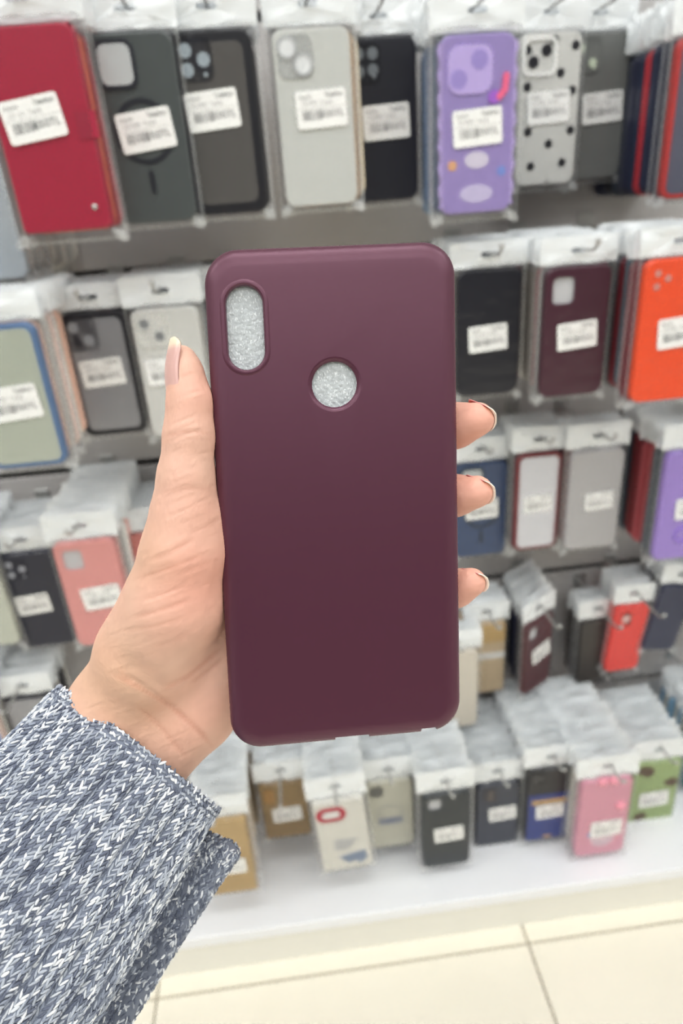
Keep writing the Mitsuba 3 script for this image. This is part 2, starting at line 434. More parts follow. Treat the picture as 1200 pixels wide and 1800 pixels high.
def deco_lilac(p, c, w, h):
    pale = plastic(178, 160, 214, .25)
    put(p, 'camera_surround', at_poly(Polygon(rrect(.046, .042, .012, 6)), -.008, h * .5 - .03), pale, c, -.002, .001)
    for dx, dz in ((-.012, -.008), (.009, .008)): put(p, 'lens_opening', at_poly(dot(.0085), -.008 + dx, h * .5 - .03 + dz), plastic(150, 134, 196, .2), c, -.0026, -.0015)
    wave = Polygon([(s * (w / 2 + .0012 + .0012 * math.sin(z * 300)), z) for s, zs in ((1, np.linspace(-h * .46, h * .46, 24)), (-1, np.linspace(h * .46, -h * .46, 24))) for z in zs])
    put(p, 'wavy_rim', wave - Polygon(rrect(w - .006, h - .006, .01, 6)), pale, c, -.0009, .006)
    put(p, 'orange_spot', at_poly(dot(.0048), -.026, -.034), plastic(232, 176, 128, .4), c, -.0006, .001)
    put(p, 'blue_spot', at_poly(dot(.0046), .027, -.042), plastic(126, 152, 226, .4), c, -.0006, .001)
    put(p, 'pink_tag', at_poly(LineString([(0, 0), (.006, .006), (.007, .018)]).buffer(.003), .022, .026), plastic(222, 96, 132, .4), c, -.003, 0)
    put(p, 'violet_tag', at_poly(dot(.006), .017, .026), plastic(150, 92, 190, .4), c, -.0028, 0)
    put(p, 'pale_patch', at_poly(shapely.affinity.scale(dot(.013, 28), 1, .62), 0, -.03), plastic(222, 214, 234, .4), c, -.0006, .001)
    put(p, 'pale_patch', at_poly(shapely.affinity.scale(dot(.018, 28), 1, .5), 0, -.062), plastic(206, 196, 232, .4), c, -.0005, .001)


def deco_bow(p, c, w, h):
    m = plastic(232, 150, 168, .3)
    for x, z, s in ((-.009, h / 2 - .002, 1), (.009, h / 2 - .002, 1), (.026, .024, 1.1)):
        q = trimesh.creation.icosphere(2, .0078 * s); q.apply_scale([1, .6, .9]); q.apply_translation([x, -.0005, z]); add(p + '__bobble', q, m, True, c)
    put(p, 'round_patch', at_poly(dot(.02, 30), .002, -.045), plastic(226, 200, 212, .4), c, -.0005, .001)
    put(p, 'blue_spot', at_poly(dot(.004), -.02, -.035), plastic(120, 170, 220, .4), c, -.0008, .001)


def deco_splash(p, c, w, h):
    m = plastic(92, 70, 48, .4)
    rr = random.Random(4)
    for x, z, s in ((-.02, .062, .014), (.027, .03, .011), (-.02, -.045, .010), (.03, -.068, .008)):
        pts = [(x + s * rr.uniform(.7, 1.2) * math.cos(a), z + s * .75 * rr.uniform(.6, 1.2) * math.sin(a)) for a in np.arange(9) * 2 * np.pi / 9]
        g = Polygon(pts).buffer(.002).intersection(Polygon(rrect(w - .004, h - .004, .009)))
        put(p, 'brown_patch', g, m, c, -.0005, .001)


def deco_oval(p, c, w, h):
    put(p, 'red_oval', at_poly(Polygon(rrect(.046, .030, .0145, 8)), -.013, h * .5 - .026), plastic(186, 44, 66, .4), c, -.0006, .001)
    put(p, 'white_oval', at_poly(Polygon(rrect(.027, .013, .006, 8)), -.013, h * .5 - .026), paper, c, -.0009, 0)
    put(p, 'blue_print', Polygon([(-.012, -.045), (.03, -.038), (.032, -.056), (.02, -.066), (.012, -.058), (.002, -.062)]), plastic(132, 147, 172, .5), c, -.0006, .001)
    for k in range(3): put(p, 'text_line', sbox(-.016, -.012 - .008 * k, .02 - .006 * k, -.009 - .008 * k), plastic(150, 154, 166, .5), c, -.0006, .001)


def deco_crest(p, c, w, h):
    put(p, 'dark_logo', at_poly(Polygon(rrect(.022, .022, .007, 5)), -w * .5 + .017, h * .5 - .02), plastic(70, 70, 66, .4), c, -.0008, .001)
    for dx, dz in ((-.004, .004), (.004, -.004), (.004, .004), (-.004, -.004)): put(p, 'lens_opening', at_poly(dot(.0026), -w * .5 + .017 + dx, h * .5 - .02 + dz), plastic(150, 150, 144, .3), c, -.0012, -.0005)
    put(p, 'ring_print', at_poly(shapely.affinity.scale(dot(.021, 30), 1, .85) - shapely.affinity.scale(dot(.0195, 30), 1, .85), 0, .004), plastic(140, 142, 150, .5), c, -.0006, .001)
    for k in range(2): put(p, 'text_line', sbox(-.02, -.012 - .008 * k, .02, -.0065 - .008 * k), plastic(128, 136, 160, .5), c, -.0006, .001)


def deco_blue_card(p, c, w, h):
    put(p, 'blue_card', sbox(-w * .46, -h * .48, w * .46, h * .16), plastic(44, 60, 132, .3), c, -.0008, .001)
    put(p, 'gold_band', sbox(-w * .38, h * .03, w * .40, h * .09), plastic(206, 168, 108, .4), c, -.0012, 0)
    put(p, 'gold_mark', sbox(-.006, -h * .46, .008, -h * .43), plastic(206, 168, 108, .4), c, -.0012, 0)
    lens_group(p, c, -w * .5 + .017, h * .5 - .018, .022, .024, plastic(36, 36, 38, .3), plastic(74, 74, 76, .2), [(-.005, .005), (-.005, -.005), (.005, 0)], .0035)


def deco_fold(dark):
    def fn(p, c, w, h):
        put(p, 'cover_flap', sbox(-w / 2 + .001, h * .02, w / 2 - .001, h / 2 - .001), plastic(*dark, .45), c, -.0012, .001)
        put(p, 'side_lens', at_poly(Polygon(rrect(.016, .03, .005, 5)), -w * .5 + .014, h * .5 - .024), plastic(150, 110, 56, .3), c, -.0022, 0)
    return fn


def deco_ribs(p, c, w, h):
    for k in range(7): put(p, 'rib', sbox(-w / 2 + .006 + k * (w - .012) / 7, -h / 2 + .006, -w / 2 + .006 + (k + .62) * (w - .012) / 7, h / 2 - .035), plastic(70, 64, 60, .35), c, -.0012, .001)


def deco_round_lens(p, c, w, h):
    lens_group(p, c, -w * .5 + .020, h * .5 - .024, .021, .026, plastic(222, 90, 84, .35), plastic(206, 170, 166, .25), [(0, 0)], .0075)


# --- the colours that fill the pegs behind
CLR = (206, 204, 198); SMOKE = (104, 106, 110); NAVY = (34, 38, 62); BLACK = (30, 31, 36); WINE = (92, 30, 46); REDC = (160, 36, 52); GREY = (140, 140, 138); PINKC = (226, 170, 164); SAND = (214, 190, 160); TEAL = (36, 70, 84); BEIGE = (208, 200, 186)

# row 1 (its headers lie above the photograph)
stack(-48, 352, .82, 'low hung clear case', dict(color=(196, 206, 214), label='clear phone case in a bag, its lower corner below the red wallet case', rough=.2), [(232, 230, 222), (200, 200, 196), (238, 236, 228), (206, 206, 202)], n=10, step=.017, fan=.0016, h=.160, backfilm=3)
stack(80, 235, .735, 'red wallet case', dict(color=(172, 34, 62), label='red leather wallet phone case with silver snap button and white price sticker', nm='bagged_wallet_case', cat='wallet case', deco=deco_wallet, stk=(-.008, .012, -7, 'A', 1.02), r=.004, t=.014, rough=.38), [(226, 112, 88), REDC, CLR, CLR], n=7, w=.084, h=.165, roll=-.5, step=.016, mg=.009, out=.02)
stack(254, 232, .775, 'dark grey ring case', dict(color=(82, 88, 88), label='translucent dark grey phone case with black magnet ring under its price sticker', deco=deco_magnet(0, (34, 36, 44)), stk=(.002, .001, -6, 'B', 1.02), rough=.22), [SMOKE, (60, 64, 70), BLACK, SMOKE], n=9, w=.078, h=.162, roll=0, backfilm=2)
stack(388, 222, .79, 'black framed grey case', dict(color=(20, 21, 28), rim=.019, label='smoky grey phone case with black frame and three pale lens openings', style='frame', panel=(92, 90, 88), deco=deco_lenses((34, 36, 44), (150, 160, 168)), stk=(-.006, .014, -4, 'C', 1.0)), [BLACK, NAVY, (70, 30, 40), BLACK], n=8, w=.079, h=.160, backfilm=2)
stack(556, 212, .80, 'frosted white case', dict(color=(214, 216, 212), label='frosted white phone case with clear camera surround and price sticker', deco=deco_lenses((198, 200, 200), (216, 218, 220), (176, 178, 180), TWO, .0075), stk=(.006, .010, -2, 'C', 1.0), rough=.3), [(226, 190, 150), (210, 150, 110), SAND, (236, 220, 190)], n=10, fan=.0034, w=.077, h=.158, backfilm=2)
stack(672, 215, .86, 'plain black case', dict(color=(24, 26, 38), label='black phone case with four lens openings, beside the frosted white one', deco=deco_lenses((28, 30, 36), (112, 118, 124), None, [(-.007, .009), (.008, .009), (-.007, -.007), (.008, -.006)], .0058), stk=(.004, .000, -2, 'D', 1.0)), [BLACK, (60, 56, 54), SMOKE], n=7, w=.078, h=.158)
stack(838, 224, .79, 'lilac case', dict(color=(164, 146, 206), label='lilac phone case with wavy rim, coloured spots and pale patches', deco=deco_lilac, stk=(.000, .000, -3, 'D', 1.0), rough=.22), [(100, 120, 150), (130, 150, 176), (96, 116, 150), (150, 140, 180)], n=8, w=.077, h=.162, mg=.008, backfilm=2)
stack(962, 196, .90, 'polka dot case', dict(color=(222, 222, 218), label='white phone case with black polka dots and dark rim', deco=deco_polka, stk=(.000, .004, -2, 'E', .98), rough=.3), [(60, 62, 66), BLACK, CLR], n=6, w=.074, h=.156)
stack(1046, 190, .935, 'plain grey case', dict(color=(120, 122, 120), label='grey translucent phone case half hidden behind the polka dot one', stk=(.008, .0, -3, 'E', .98), rough=.25, deco=deco_lenses((112, 114, 112), (190, 200, 180), None, TWO, .005)), [GREY, SMOKE], n=4, w=.076, h=.156)
stack(1236, 210, .82, 'red framed case at the end', dict(color=(188, 52, 50), label='red framed clear phone case at the right end of the top row', style='frame', panel=(90, 92, 110)), [NAVY, (46, 52, 74), (40, 46, 70), (176, 46, 58), (34, 42, 66), NAVY, (52, 56, 70), (40, 48, 60), BLACK, (30, 36, 58), NAVY], n=13, step=.0150, w=.078, h=.156, jitter=.1, backfilm=1)

# row 2
stack(22, 702, .72, 'blue rimmed case', dict(color=(92, 122, 164), label='pale green phone case with blue rim at the left edge of the photo', style='frame', panel=(188, 194, 180), stk=(.000, -.004, -4, 'C', 1.05)), [(232, 196, 180), (226, 186, 168), CLR, (236, 206, 196), CLR], n=12, w=.079, h=.150, roll=0, backfilm=3, mg=.006, hh=.028)
stack(184, 660, .825, 'black rimmed smoke case', dict(color=(24, 24, 32), rim=.014, label='smoky clear phone case with black rim beside the thumb', style='frame', panel=(150, 150, 154), deco=deco_lenses((34, 35, 44), (140, 142, 148), None, TWO, .0062, .036, .038), stk=(-.001, .004, -3, 'C', .95)), [BLACK, (50, 50, 56), BLACK, (60, 60, 62)], n=9, w=.076, h=.146, hh=.028, backfilm=1)
stack(306, 657, .81, 'white case behind the thumb', dict(color=(224, 224, 220), label='white phone case with two grey lens rings behind the thumb', deco=deco_lenses((226, 226, 222), (128, 130, 132), (206, 206, 204), TWO, .0058, .036, .038), stk=(-.008, .004, -2, 'E', .9), rough=.3), [CLR, (232, 230, 224), GREY, CLR], n=9, w=.076, h=.150, backfilm=2, hh=.033)
stack(415, 640, .86, 'black case behind the wine red case', dict(color=BLACK, label='black phone case mostly hidden behind the held wine red case'), [BLACK], n=3, w=.076, h=.156)
stack(858, 588, .82, 'black case', dict(color=(27, 28, 38), label='plain black phone case right beside the held case', stk=(-.001, -.004, -3, 'C', .92), rough=.3), [(150, 146, 138), (168, 162, 152), CLR, (140, 134, 128), SMOKE], n=9, w=.078, h=.150, hh=.029, backfilm=3)
stack(1010, 586, .785, 'burgundy case', dict(color=(74, 34, 50), label='burgundy phone case with a square pale camera cutout', style='cutout', stk=(.002, -.002, -4, 'D', .92), rough=.3), [GREY, (132, 36, 46), (124, 120, 116), (150, 144, 138), CLR], n=10, w=.077, h=.150, backfilm=1, hh=.030)
stack(1181, 584, .745, 'orange case', dict(color=(255, 84, 38), label='bright orange phone case with lens openings at the right edge', stk=(.008, .000, -4, 'E', 1.0), rough=.4, deco=lambda p, c, w, h: [put(p, 'lens_opening', at_poly(Polygon(rrect(.0075, .0075, .0035, 5)), -w * .5 + x, h * .5 - z), plastic(214, 150, 140, .3), c, -.0008, .001) for x, z in ((.014, .014), (.014, .028), (.026, .020))]), [(122, 26, 44), (112, 24, 42), (88, 102, 112), (110, 26, 40), SMOKE, GREY], n=9, w=.079, h=.159, backfilm=1, hh=.031)
stack(1318, 600, .80, 'clear case past the orange one', dict(color=CLR, label='clear phone case past the orange one'), [CLR, GREY], n=6)

# row 3
stack(-38, 1055, .86, 'green case at the edge', dict(color=(206, 210, 196), label='pale clear phone case cut by the left edge of the photo'), [CLR, GREY], n=8)
stack(66, 1056, .875, 'navy case', dict(color=(26, 29, 52), label='navy phone case with pale lens openings left of the pink one', deco=deco_lenses((30, 33, 54), (140, 142, 152), None, TRI, .0052, .03, .03), stk=(-.006, -.004, -4, 'D', .92), rough=.33), [(176, 100, 92), (150, 92, 84), CLR, GREY], n=8, w=.076, h=.156, backfilm=1)
stack(168, 1045, .80, 'pink case', dict(color=(234, 158, 154), label='light pink phone case with a rounded square camera cutout beside the hand', style='cutout', stk=(.008, -.004, -5, 'D', .98), rough=.4), [PINKC, CLR, GREY, (226, 224, 220), CLR], n=14, w=.078, h=.158, backfilm=2)
stack(292, 1020, .88, 'pink case behind the hand', dict(color=(222, 140, 132), label='pink phone case whose edge shows behind the hand'), [(70, 70, 76), CLR, GREY], n=8, w=.076, h=.156)
stack(846, 898, .905, 'blue ring case', dict(color=(58, 78, 116), label='steel blue phone case with dark magnet bar by the fingertips', deco=deco_magnet(0, (38, 52, 70)), stk=(.000, .004, -1, 'C', .95), rough=.3), [TEAL, (70, 84, 96)], n=5, w=.078, h=.154)
stack(944, 884, .875, 'red rimmed white case', dict(color=(122, 46, 52), label='white backed phone case with dark red rim', style='frame', panel=(226, 226, 232), yaw=0, stk=(.0, .0, -2, 'C', .8)), [(60, 56, 66), BLACK, SMOKE], n=6, w=.066, h=.154, backfilm=1)
stack(1044, 880, .86, 'clear grey case', dict(color=(188, 186, 188), label='clear grey phone case between the red rimmed and lilac ones', stk=(.006, .0, -3, 'C', .8), rough=.2), [(130, 40, 52), (120, 34, 46)], n=4, w=.078, h=.156)
stack(1206, 890, .82, 'bright lilac case', dict(color=(166, 138, 220), label='bright lilac phone case at the right edge under the orange one', stk=(.008, -.002, -3, 'D', .95), rough=.25, deco=lambda p, c, w, h: put(p, 'ring_grip', at_poly(dot(.013, 24) - dot(.009, 24), 0, -.045), plastic(140, 112, 196, .3), c, -.002, .001)), [(40, 60, 76), (36, 56, 70), (176, 84, 90), (170, 76, 84), (124, 30, 42), (116, 26, 38)], n=9, step=.0142, w=.078, h=.168, jitter=.2, backfilm=1)
stack(1330, 905, .86, 'clear case past the lilac one', dict(color=CLR, label='clear phone case past the bright lilac one'), [CLR], n=3)

# row 4
stack(66, 1292, .86, 'grey case under the navy one', dict(color=(46, 46, 54), label='grey backed phone case with dark rim just above the sleeve', style='frame', panel=(168, 168, 172)), [BLACK, (60, 58, 58), CLR], n=7, w=.072, h=.150, out=.06)
stack(-40, 1300, .84, 'blue backed case', dict(color=(226, 200, 190), label='pink rimmed phone case with blue back at the left edge', style='frame', panel=(110, 150, 206)), [CLR, BEIGE], n=8, w=.08, h=.15)
stack(855, 1158, .90, 'beige wallet case', dict(color=(206, 184, 152), label='beige wallet case with gold camera plate and white label strip', nm='bagged_wallet_case', cat='wallet case', r=.004, deco=lambda p, c, w, h: [put(p, 'gold_plate', at_poly(Polygon(rrect(w * .96, .034, .004, 4)), 0, h / 2 - .021), plastic(202, 168, 110, .3), c, -.0009, .001), put(p, 'label_strip', at_poly(Polygon(rrect(.052, .012, .002, 3)), .004, .006), paper, c, -.0009, .001)]), [BEIGE, SAND], n=5, w=.062, h=.142, out=.05)
stack(800, 1215, .86, 'cream case behind the held one', dict(color=(226, 218, 204), label='cream phone case peeping out beside the held case'), [CLR], n=3, w=.074, h=.156)
stack(946, 1150, .88, 'wine case turned aside', dict(color=(84, 40, 46), label='turned wine red phone case with white sticker, black ones behind it', stk=(.004, .004, -8, 'C', .85), style='cutout_small'), [BLACK, (38, 38, 46), NAVY, BLACK, (44, 44, 50)], n=7, w=.068, h=.140, yaw=32, step=.0160, jitter=.15, out=.06)
stack(1046, 1145, .915, 'ribbed dark case', dict(color=(58, 54, 52), label='ribbed dark brown phone case between the wine and red ones', deco=deco_ribs), [(70, 66, 64), BLACK], n=4, w=.062, h=.130, yaw=4, mg=.003, out=.06)
stack(1108, 1122, .90, 'red case', dict(color=(244, 74, 68), label='bright red phone case with one round lens opening', deco=deco_round_lens, rough=.42), [(200, 60, 60), CLR, GREY], n=5, w=.062, h=.132, roll=4, yaw=5, out=.07, mg=.004)
stack(1190, 1086, .90, 'small navy case', dict(color=(48, 54, 82), label='slate navy phone case hung crooked right of the red one'), [NAVY, BLACK], n=5, w=.062, h=.126, roll=11, yaw=6, out=.06, mg=.004)
stack(1296, 1075, .88, 'end black case', dict(color=(40, 42, 50), label='black phone case past the slate navy one'), [BLACK, SMOKE], n=6, w=.070, h=.14, roll=3, mg=.004)

# row 5 (lowest, over the plinth)
R5 = dict(hh=.042, backfilm=2, step=.0148)
stack(398, 1508, .72, 'gold wallet case by the sleeve', dict(color=(190, 160, 112), label='gold brown wallet case beside the cuff of the sleeve', nm='bagged_wallet_case', cat='wallet case', r=.003, stk=(.004, -.018, 0, 'C', .9), deco=lambda p, c, w, h: put(p, 'cover_flap', sbox(-w / 2 + .001, .01, w / 2 - .001, h / 2 - .001), plastic(196, 166, 118, .45), c, -.001, .001)), [(176, 150, 108), SAND, BEIGE, (150, 130, 100)], n=13, w=.074, h=.158, **R5)
stack(502, 1425, .80, 'brown wallet case', dict(color=(140, 112, 68), label='brown wallet case with dark camera corner behind a long peg', nm='bagged_wallet_case', cat='wallet case', r=.003, stk=(.002, -.006, -2, 'C', .9), deco=deco_fold((150, 122, 78))), [(150, 120, 80), (60, 46, 34), BEIGE], n=9, w=.074, h=.120, out=.07, hh=.042, step=.0148)
stack(597, 1470, .735, 'printed white box', dict(color=(228, 226, 218), label='white phone case box with red oval and blue print', r=.003, deco=deco_oval, t=.014), [BEIGE, CLR, (226, 222, 212)], n=13, w=.078, h=.150, roll=-3, **R5)
stack(686, 1432, .79, 'cream crest case', dict(color=(206, 204, 188), label='cream phone case with dark lens block and printed ring', deco=deco_crest), [(60, 58, 56), BLACK, CLR], n=10, w=.076, h=.150, **R5)
stack(784, 1460, .745, 'dark teal case', dict(color=(48, 54, 58), label='dark grey phone case with pale cutout nearest the plinth edge', style='cutout_small', stk=(.004, -.006, -3, 'C', .9), rough=.35), [CLR, SMOKE, CLR, BLACK], n=14, w=.077, h=.162, **R5)
stack(874, 1432, .79, 'slate case', dict(color=(62, 66, 78), label='slate grey phone case with dull camera corner between two black ones', stk=(.008, .004, -3, 'C', .9), deco=deco_lenses((86, 78, 76), (96, 88, 84), None, [(0, .005), (0, -.006)], .004, .022, .026)), [CLR, BLACK, CLR], n=11, w=.072, h=.142, **R5)
stack(964, 1415, .775, 'blue card case', dict(color=(40, 40, 42), label='black phone case with a blue and gold card inside', deco=deco_blue_card, stk=(.002, -.012, -3, 'C', .9)), [BLACK, CLR, CLR], n=12, w=.076, h=.162, **R5)
stack(1060, 1438, .735, 'pink bobble case', dict(color=(226, 158, 178), label='soft pink phone case with small pink bobbles on top', deco=deco_bow, stk=(.006, -.022, -2, 'C', 1.0), rough=.35), [(232, 190, 200), CLR, CLR], n=14, w=.082, h=.168, mg=.007, **R5)
stack(1148, 1400, .80, 'green splashed case', dict(color=(158, 180, 120), label='pale green phone case with brown splashes', deco=deco_splash, stk=(.000, -.004, -3, 'C', 1.0), r=.006), [(70, 140, 130), CLR, BEIGE], n=10, w=.082, h=.160, **R5)
stack(1250, 1330, .84, 'teal case at the corner', dict(color=(80, 150, 150), label='teal phone case at the lower right edge'), [(130, 170, 200), CLR], n=8, w=.080, h=.150, **R5)
stack(290, 1470, .76, 'cases hidden by the sleeve', dict(color=BEIGE, label='beige phone case hidden behind the sleeve'), [CLR, BEIGE], n=10, **R5)

# ------------------------------------------------------------------ the held phone case (its frame: x right, y down, z away from the eye, mm)
Q = np.array([[0.9958388, 0.03446082, -0.08436553], [-0.04525814, 0.99053057, -0.12961826], [0.07910, 0.13290, 0.98797]])
Q0 = np.array([-0.45, -2.2, 217.4])
def hero(v):
    v = np.array(v, float); v[:, 1] -= .024 * v[:, 0]                # the soft case is a little askew
    return to_world(v @ Q.T + Q0)


CW, CH, CT, CR = 77.6, 160.0, 9.2, 10.5


def hero_ring(ins, z, n=14):
    o = rrect(CW - 2 * ins, CH - 2 * ins, max(CR - ins, .6), n); return np.c_[o[:, 0], o[:, 1], np.full(len(o), z)]


outer = [hero_ring(CR * .8, 0.0)]
for k in range(1, 15):
    a = math.pi / 2 * k / 14; outer.append(hero_ring(6.5 * (1 - math.sin(a)) ** 1.15, 3.9 * (1 - math.cos(a)) ** 1.0))
outer += [hero_ring(0.05, 6.0), hero_ring(.35, 8.3), hero_ring(.9, CT)]
inner = [hero_ring(7, 1.4), hero_ring(3.0, 2.2), hero_ring(1.5, 4.2), hero_ring(1.3, 6.5), hero_ring(1.9, CT + .5)]


def solid(rings):
    m = weld(loft(rings))
    if m.volume < 0: m.invert()
    return mani(m)


def stad(w, h, ins, z, x, y, n=12):
    o = rrect(w - 2 * ins, h - 2 * ins, (w - 2 * ins) / 2 - 1e-3, n); return np.c_[o[:, 0] + x, o[:, 1] + y, np.full(len(o), z)]


CX, CY, CWD, CHT = -27.0, -56.3, 11.0, 25.0
FX, FY, FD = -.35, -37.9, 13.9
shell = solid(outer)
lip = solid([stad(CWD + 4.0, CHT + 4.0, 0, .9, CX, CY), stad(CWD + 3.7, CHT + 3.7, 0, .0, CX, CY), stad(CWD + 3.0, CHT + 3.0, 0, -.26, CX, CY), stad(CWD + 2.2, CHT + 2.2, 0, -.36, CX, CY), stad(CWD + 1.2, CHT + 1.2, 0, -.32, CX, CY)])
shell = shell + lip - solid(inner)
shell -= solid([stad(CWD + 2.2, CHT + 2.2, 0, -1.2, CX, CY), stad(CWD + 1.3, CHT + 1.3, 0, -.32, CX, CY), stad(CWD + .5, CHT + .5, 0, 0.0, CX, CY), stad(CWD, CHT, 0, .8, CX, CY), stad(CWD, CHT, 0, 3, CX, CY)])
shell -= solid([stad(FD + 5.0, FD + 5.0, 0, -.6, FX, FY), stad(FD + 3.2, FD + 3.2, 0, 0.0, FX, FY), stad(FD + 2.0, FD + 2.0, 0, .18, FX, FY), stad(FD + 1.0, FD + 1.0, 0, .55, FX, FY), stad(FD + .2, FD + .2, 0, 1.0, FX, FY), stad(FD, FD, 0, 3, FX, FY)])


def notch(x0, x1, z0, depth):
    b = trimesh.creation.box((x1 - x0, 6, 9)); b.apply_translation([(x0 + x1) / 2, CH / 2 - depth + 3, z0 + 4.5])
    return mani(b).refine(1)


shell -= notch(-4.2, 7.4, 1.0, 1.7); shell -= notch(25.0, 30.5, .9, 2.3)
q = shell.to_mesh()
hv, hf = q.vert_properties[:, :3], q.tri_verts


def soft_touch(p, n, uv):
    return 0.00002 * mikit.noise(p.x * 5200, p.y * 5200, p.z * 5200)


wine = {'type': 'principled', 'base_color': rgb(lin(64, 28, 44)), 'roughness': 0.40, 'specular': 0.66, 'spec_tint': 0.3, 'sheen': 0.35}
scene['wine_silicone'] = {'type': 'twosided', 'bsdf': wine}
add('phone_case__shell', trimesh.Trimesh(hero(hv), hf, process=False), 'wine_silicone', 32)
tag('phone_case', 'matt wine red phone case held upright in the hand', 'phone case')


def foam_color(p, n, uv):
    x, y, z = p.x * 1000, p.y * 1000, p.z * 1000
    s = mikit.fbm(x * 1.1 + 3 * mikit.noise(z * .8), y * .9, z * .9, 3)
    f = mikit.smoothstep(.52, .8, mikit.fbm(x * 3.4 + y * 1.5, y * 1.6 - x, z * 1.2 + 11, 2))
    return mi.Color3f(.46, .49, .50) * (.72 + .5 * s) + mi.Color3f(.26, .26, .26) * f


def foam_bump(p, n, uv): return .0003 * mikit.fbm(p.x * 1900, p.y * 1900, p.z * 1200, 2)


scene['foam'] = {'type': 'twosided', 'bsdf': {'type': 'bumpmap', 'arbitrary': mikit.proc(foam_bump, 1e-4), 'scale': 1.0, 'bsdf': {'type': 'principled', 'base_color': mikit.proc(foam_color), 'roughness': .45, 'specular': .45}}}
fs = slab(CW - 8, CH - 9, 6, 2.35, 6.0, .8, 6, 3); v = np.array(fs.vertices)
add('foam_sheet', trimesh.Trimesh(hero(np.c_[v[:, 0], v[:, 2], v[:, 1]]), fs.faces[:, ::-1], process=False), 'foam', 40)
tag('foam_sheet', 'white packing foam sheet showing through the two holes of the held case', 'packing foam')

# ------------------------------------------------------------------ the hand (camera-side frame in mm: x right, y down, z away)
P = lambda px, py, z: np.array([(px - 600) * z / F, (py - 900) * z / F, z])


def cone(p, a, b, ra, rb):
    """signed distance to the hull of two balls"""
    ab = b - a; L2 = ab @ ab; pa = p - a
    t = np.clip((pa @ ab) / L2, 0, 1)
    return np.linalg.norm(pa - t[..., None] * ab, axis=-1) - (ra + (rb - ra) * t)


def smin(a, b, k):
    h = np.clip(.5 + .5 * (b - a) / k, 0, 1); return b + (a - b) * h - k * h * (1 - h)


def chain(p, js, k=2.0):
    d = None
    for (a, ra), (b, rb) in zip(js, js[1:]):
        c = cone(p, a, b, ra, rb); d = c if d is None else smin(d, c, k)
    return d


J = lambda px, py, z, r: (P(px, py, z), r)
THUMB = [J(320, 628, 212, 4.1), J(325, 655, 212.5, 5.3), J(334, 706, 213, 6.8), J(333, 765, 214, 7.7), J(327, 840, 215.5, 8.6), J(324, 905, 217.5, 10.3), J(322, 968, 220, 13.2), J(305, 1060, 225, 16.0), J(259, 1146, 232, 17.6)]
FINGERS = [[J(470, 815, 237, 10), J(600, 740, 243, 8.6), J(690, 690, 242, 7.8), J(745, 665, 238, 6.2)],
           [J(505, 880, 241, 10.5), J(650, 805, 249, 8.8), J(745, 765, 243.5, 7.9), J(800, 748, 230.5, 7.6), J(838, 737, 224, 5.9)],
           [J(515, 965, 245, 10.2), J(655, 920, 251, 8.6), J(748, 885, 243, 7.6), J(799, 871, 234, 7.1), J(838, 864, 228, 5.6)],
           [J(505, 1065, 248, 9.6), J(650, 1075, 254, 7.7), J(745, 1050, 246, 7.0), J(800, 1034, 238, 6.6), J(828, 1023, 233, 5.2)]]
WR_A, WR_B = J(204, 1234, 239, 13.3), J(276, 1304, 245, 14.0)
HEEL = J(330, 1240, 248, 17.5)
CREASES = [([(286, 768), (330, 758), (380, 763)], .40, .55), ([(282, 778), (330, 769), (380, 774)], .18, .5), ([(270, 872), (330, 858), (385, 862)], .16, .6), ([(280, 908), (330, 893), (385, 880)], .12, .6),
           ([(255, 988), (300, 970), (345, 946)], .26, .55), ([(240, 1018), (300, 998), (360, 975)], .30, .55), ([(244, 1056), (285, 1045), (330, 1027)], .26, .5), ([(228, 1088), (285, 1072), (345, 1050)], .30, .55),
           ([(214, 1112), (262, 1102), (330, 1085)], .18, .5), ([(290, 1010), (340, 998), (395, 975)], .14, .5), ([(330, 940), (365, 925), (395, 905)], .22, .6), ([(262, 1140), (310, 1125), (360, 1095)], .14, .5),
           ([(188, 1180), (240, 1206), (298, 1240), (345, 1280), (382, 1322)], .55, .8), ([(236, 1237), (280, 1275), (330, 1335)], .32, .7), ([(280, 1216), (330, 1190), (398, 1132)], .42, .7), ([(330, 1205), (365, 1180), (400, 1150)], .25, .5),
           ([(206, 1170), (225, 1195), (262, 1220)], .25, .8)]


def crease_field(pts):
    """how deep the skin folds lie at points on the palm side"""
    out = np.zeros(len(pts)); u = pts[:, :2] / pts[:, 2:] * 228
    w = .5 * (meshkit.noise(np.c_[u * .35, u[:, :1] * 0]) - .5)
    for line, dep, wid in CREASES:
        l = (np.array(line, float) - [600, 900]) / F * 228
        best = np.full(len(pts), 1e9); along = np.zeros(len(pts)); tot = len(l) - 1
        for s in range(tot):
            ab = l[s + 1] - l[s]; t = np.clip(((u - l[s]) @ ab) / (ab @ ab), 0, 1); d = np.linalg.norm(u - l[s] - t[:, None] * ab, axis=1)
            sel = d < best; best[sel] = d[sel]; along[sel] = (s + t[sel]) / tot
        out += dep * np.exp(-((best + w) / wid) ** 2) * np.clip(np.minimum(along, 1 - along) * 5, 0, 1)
    return out


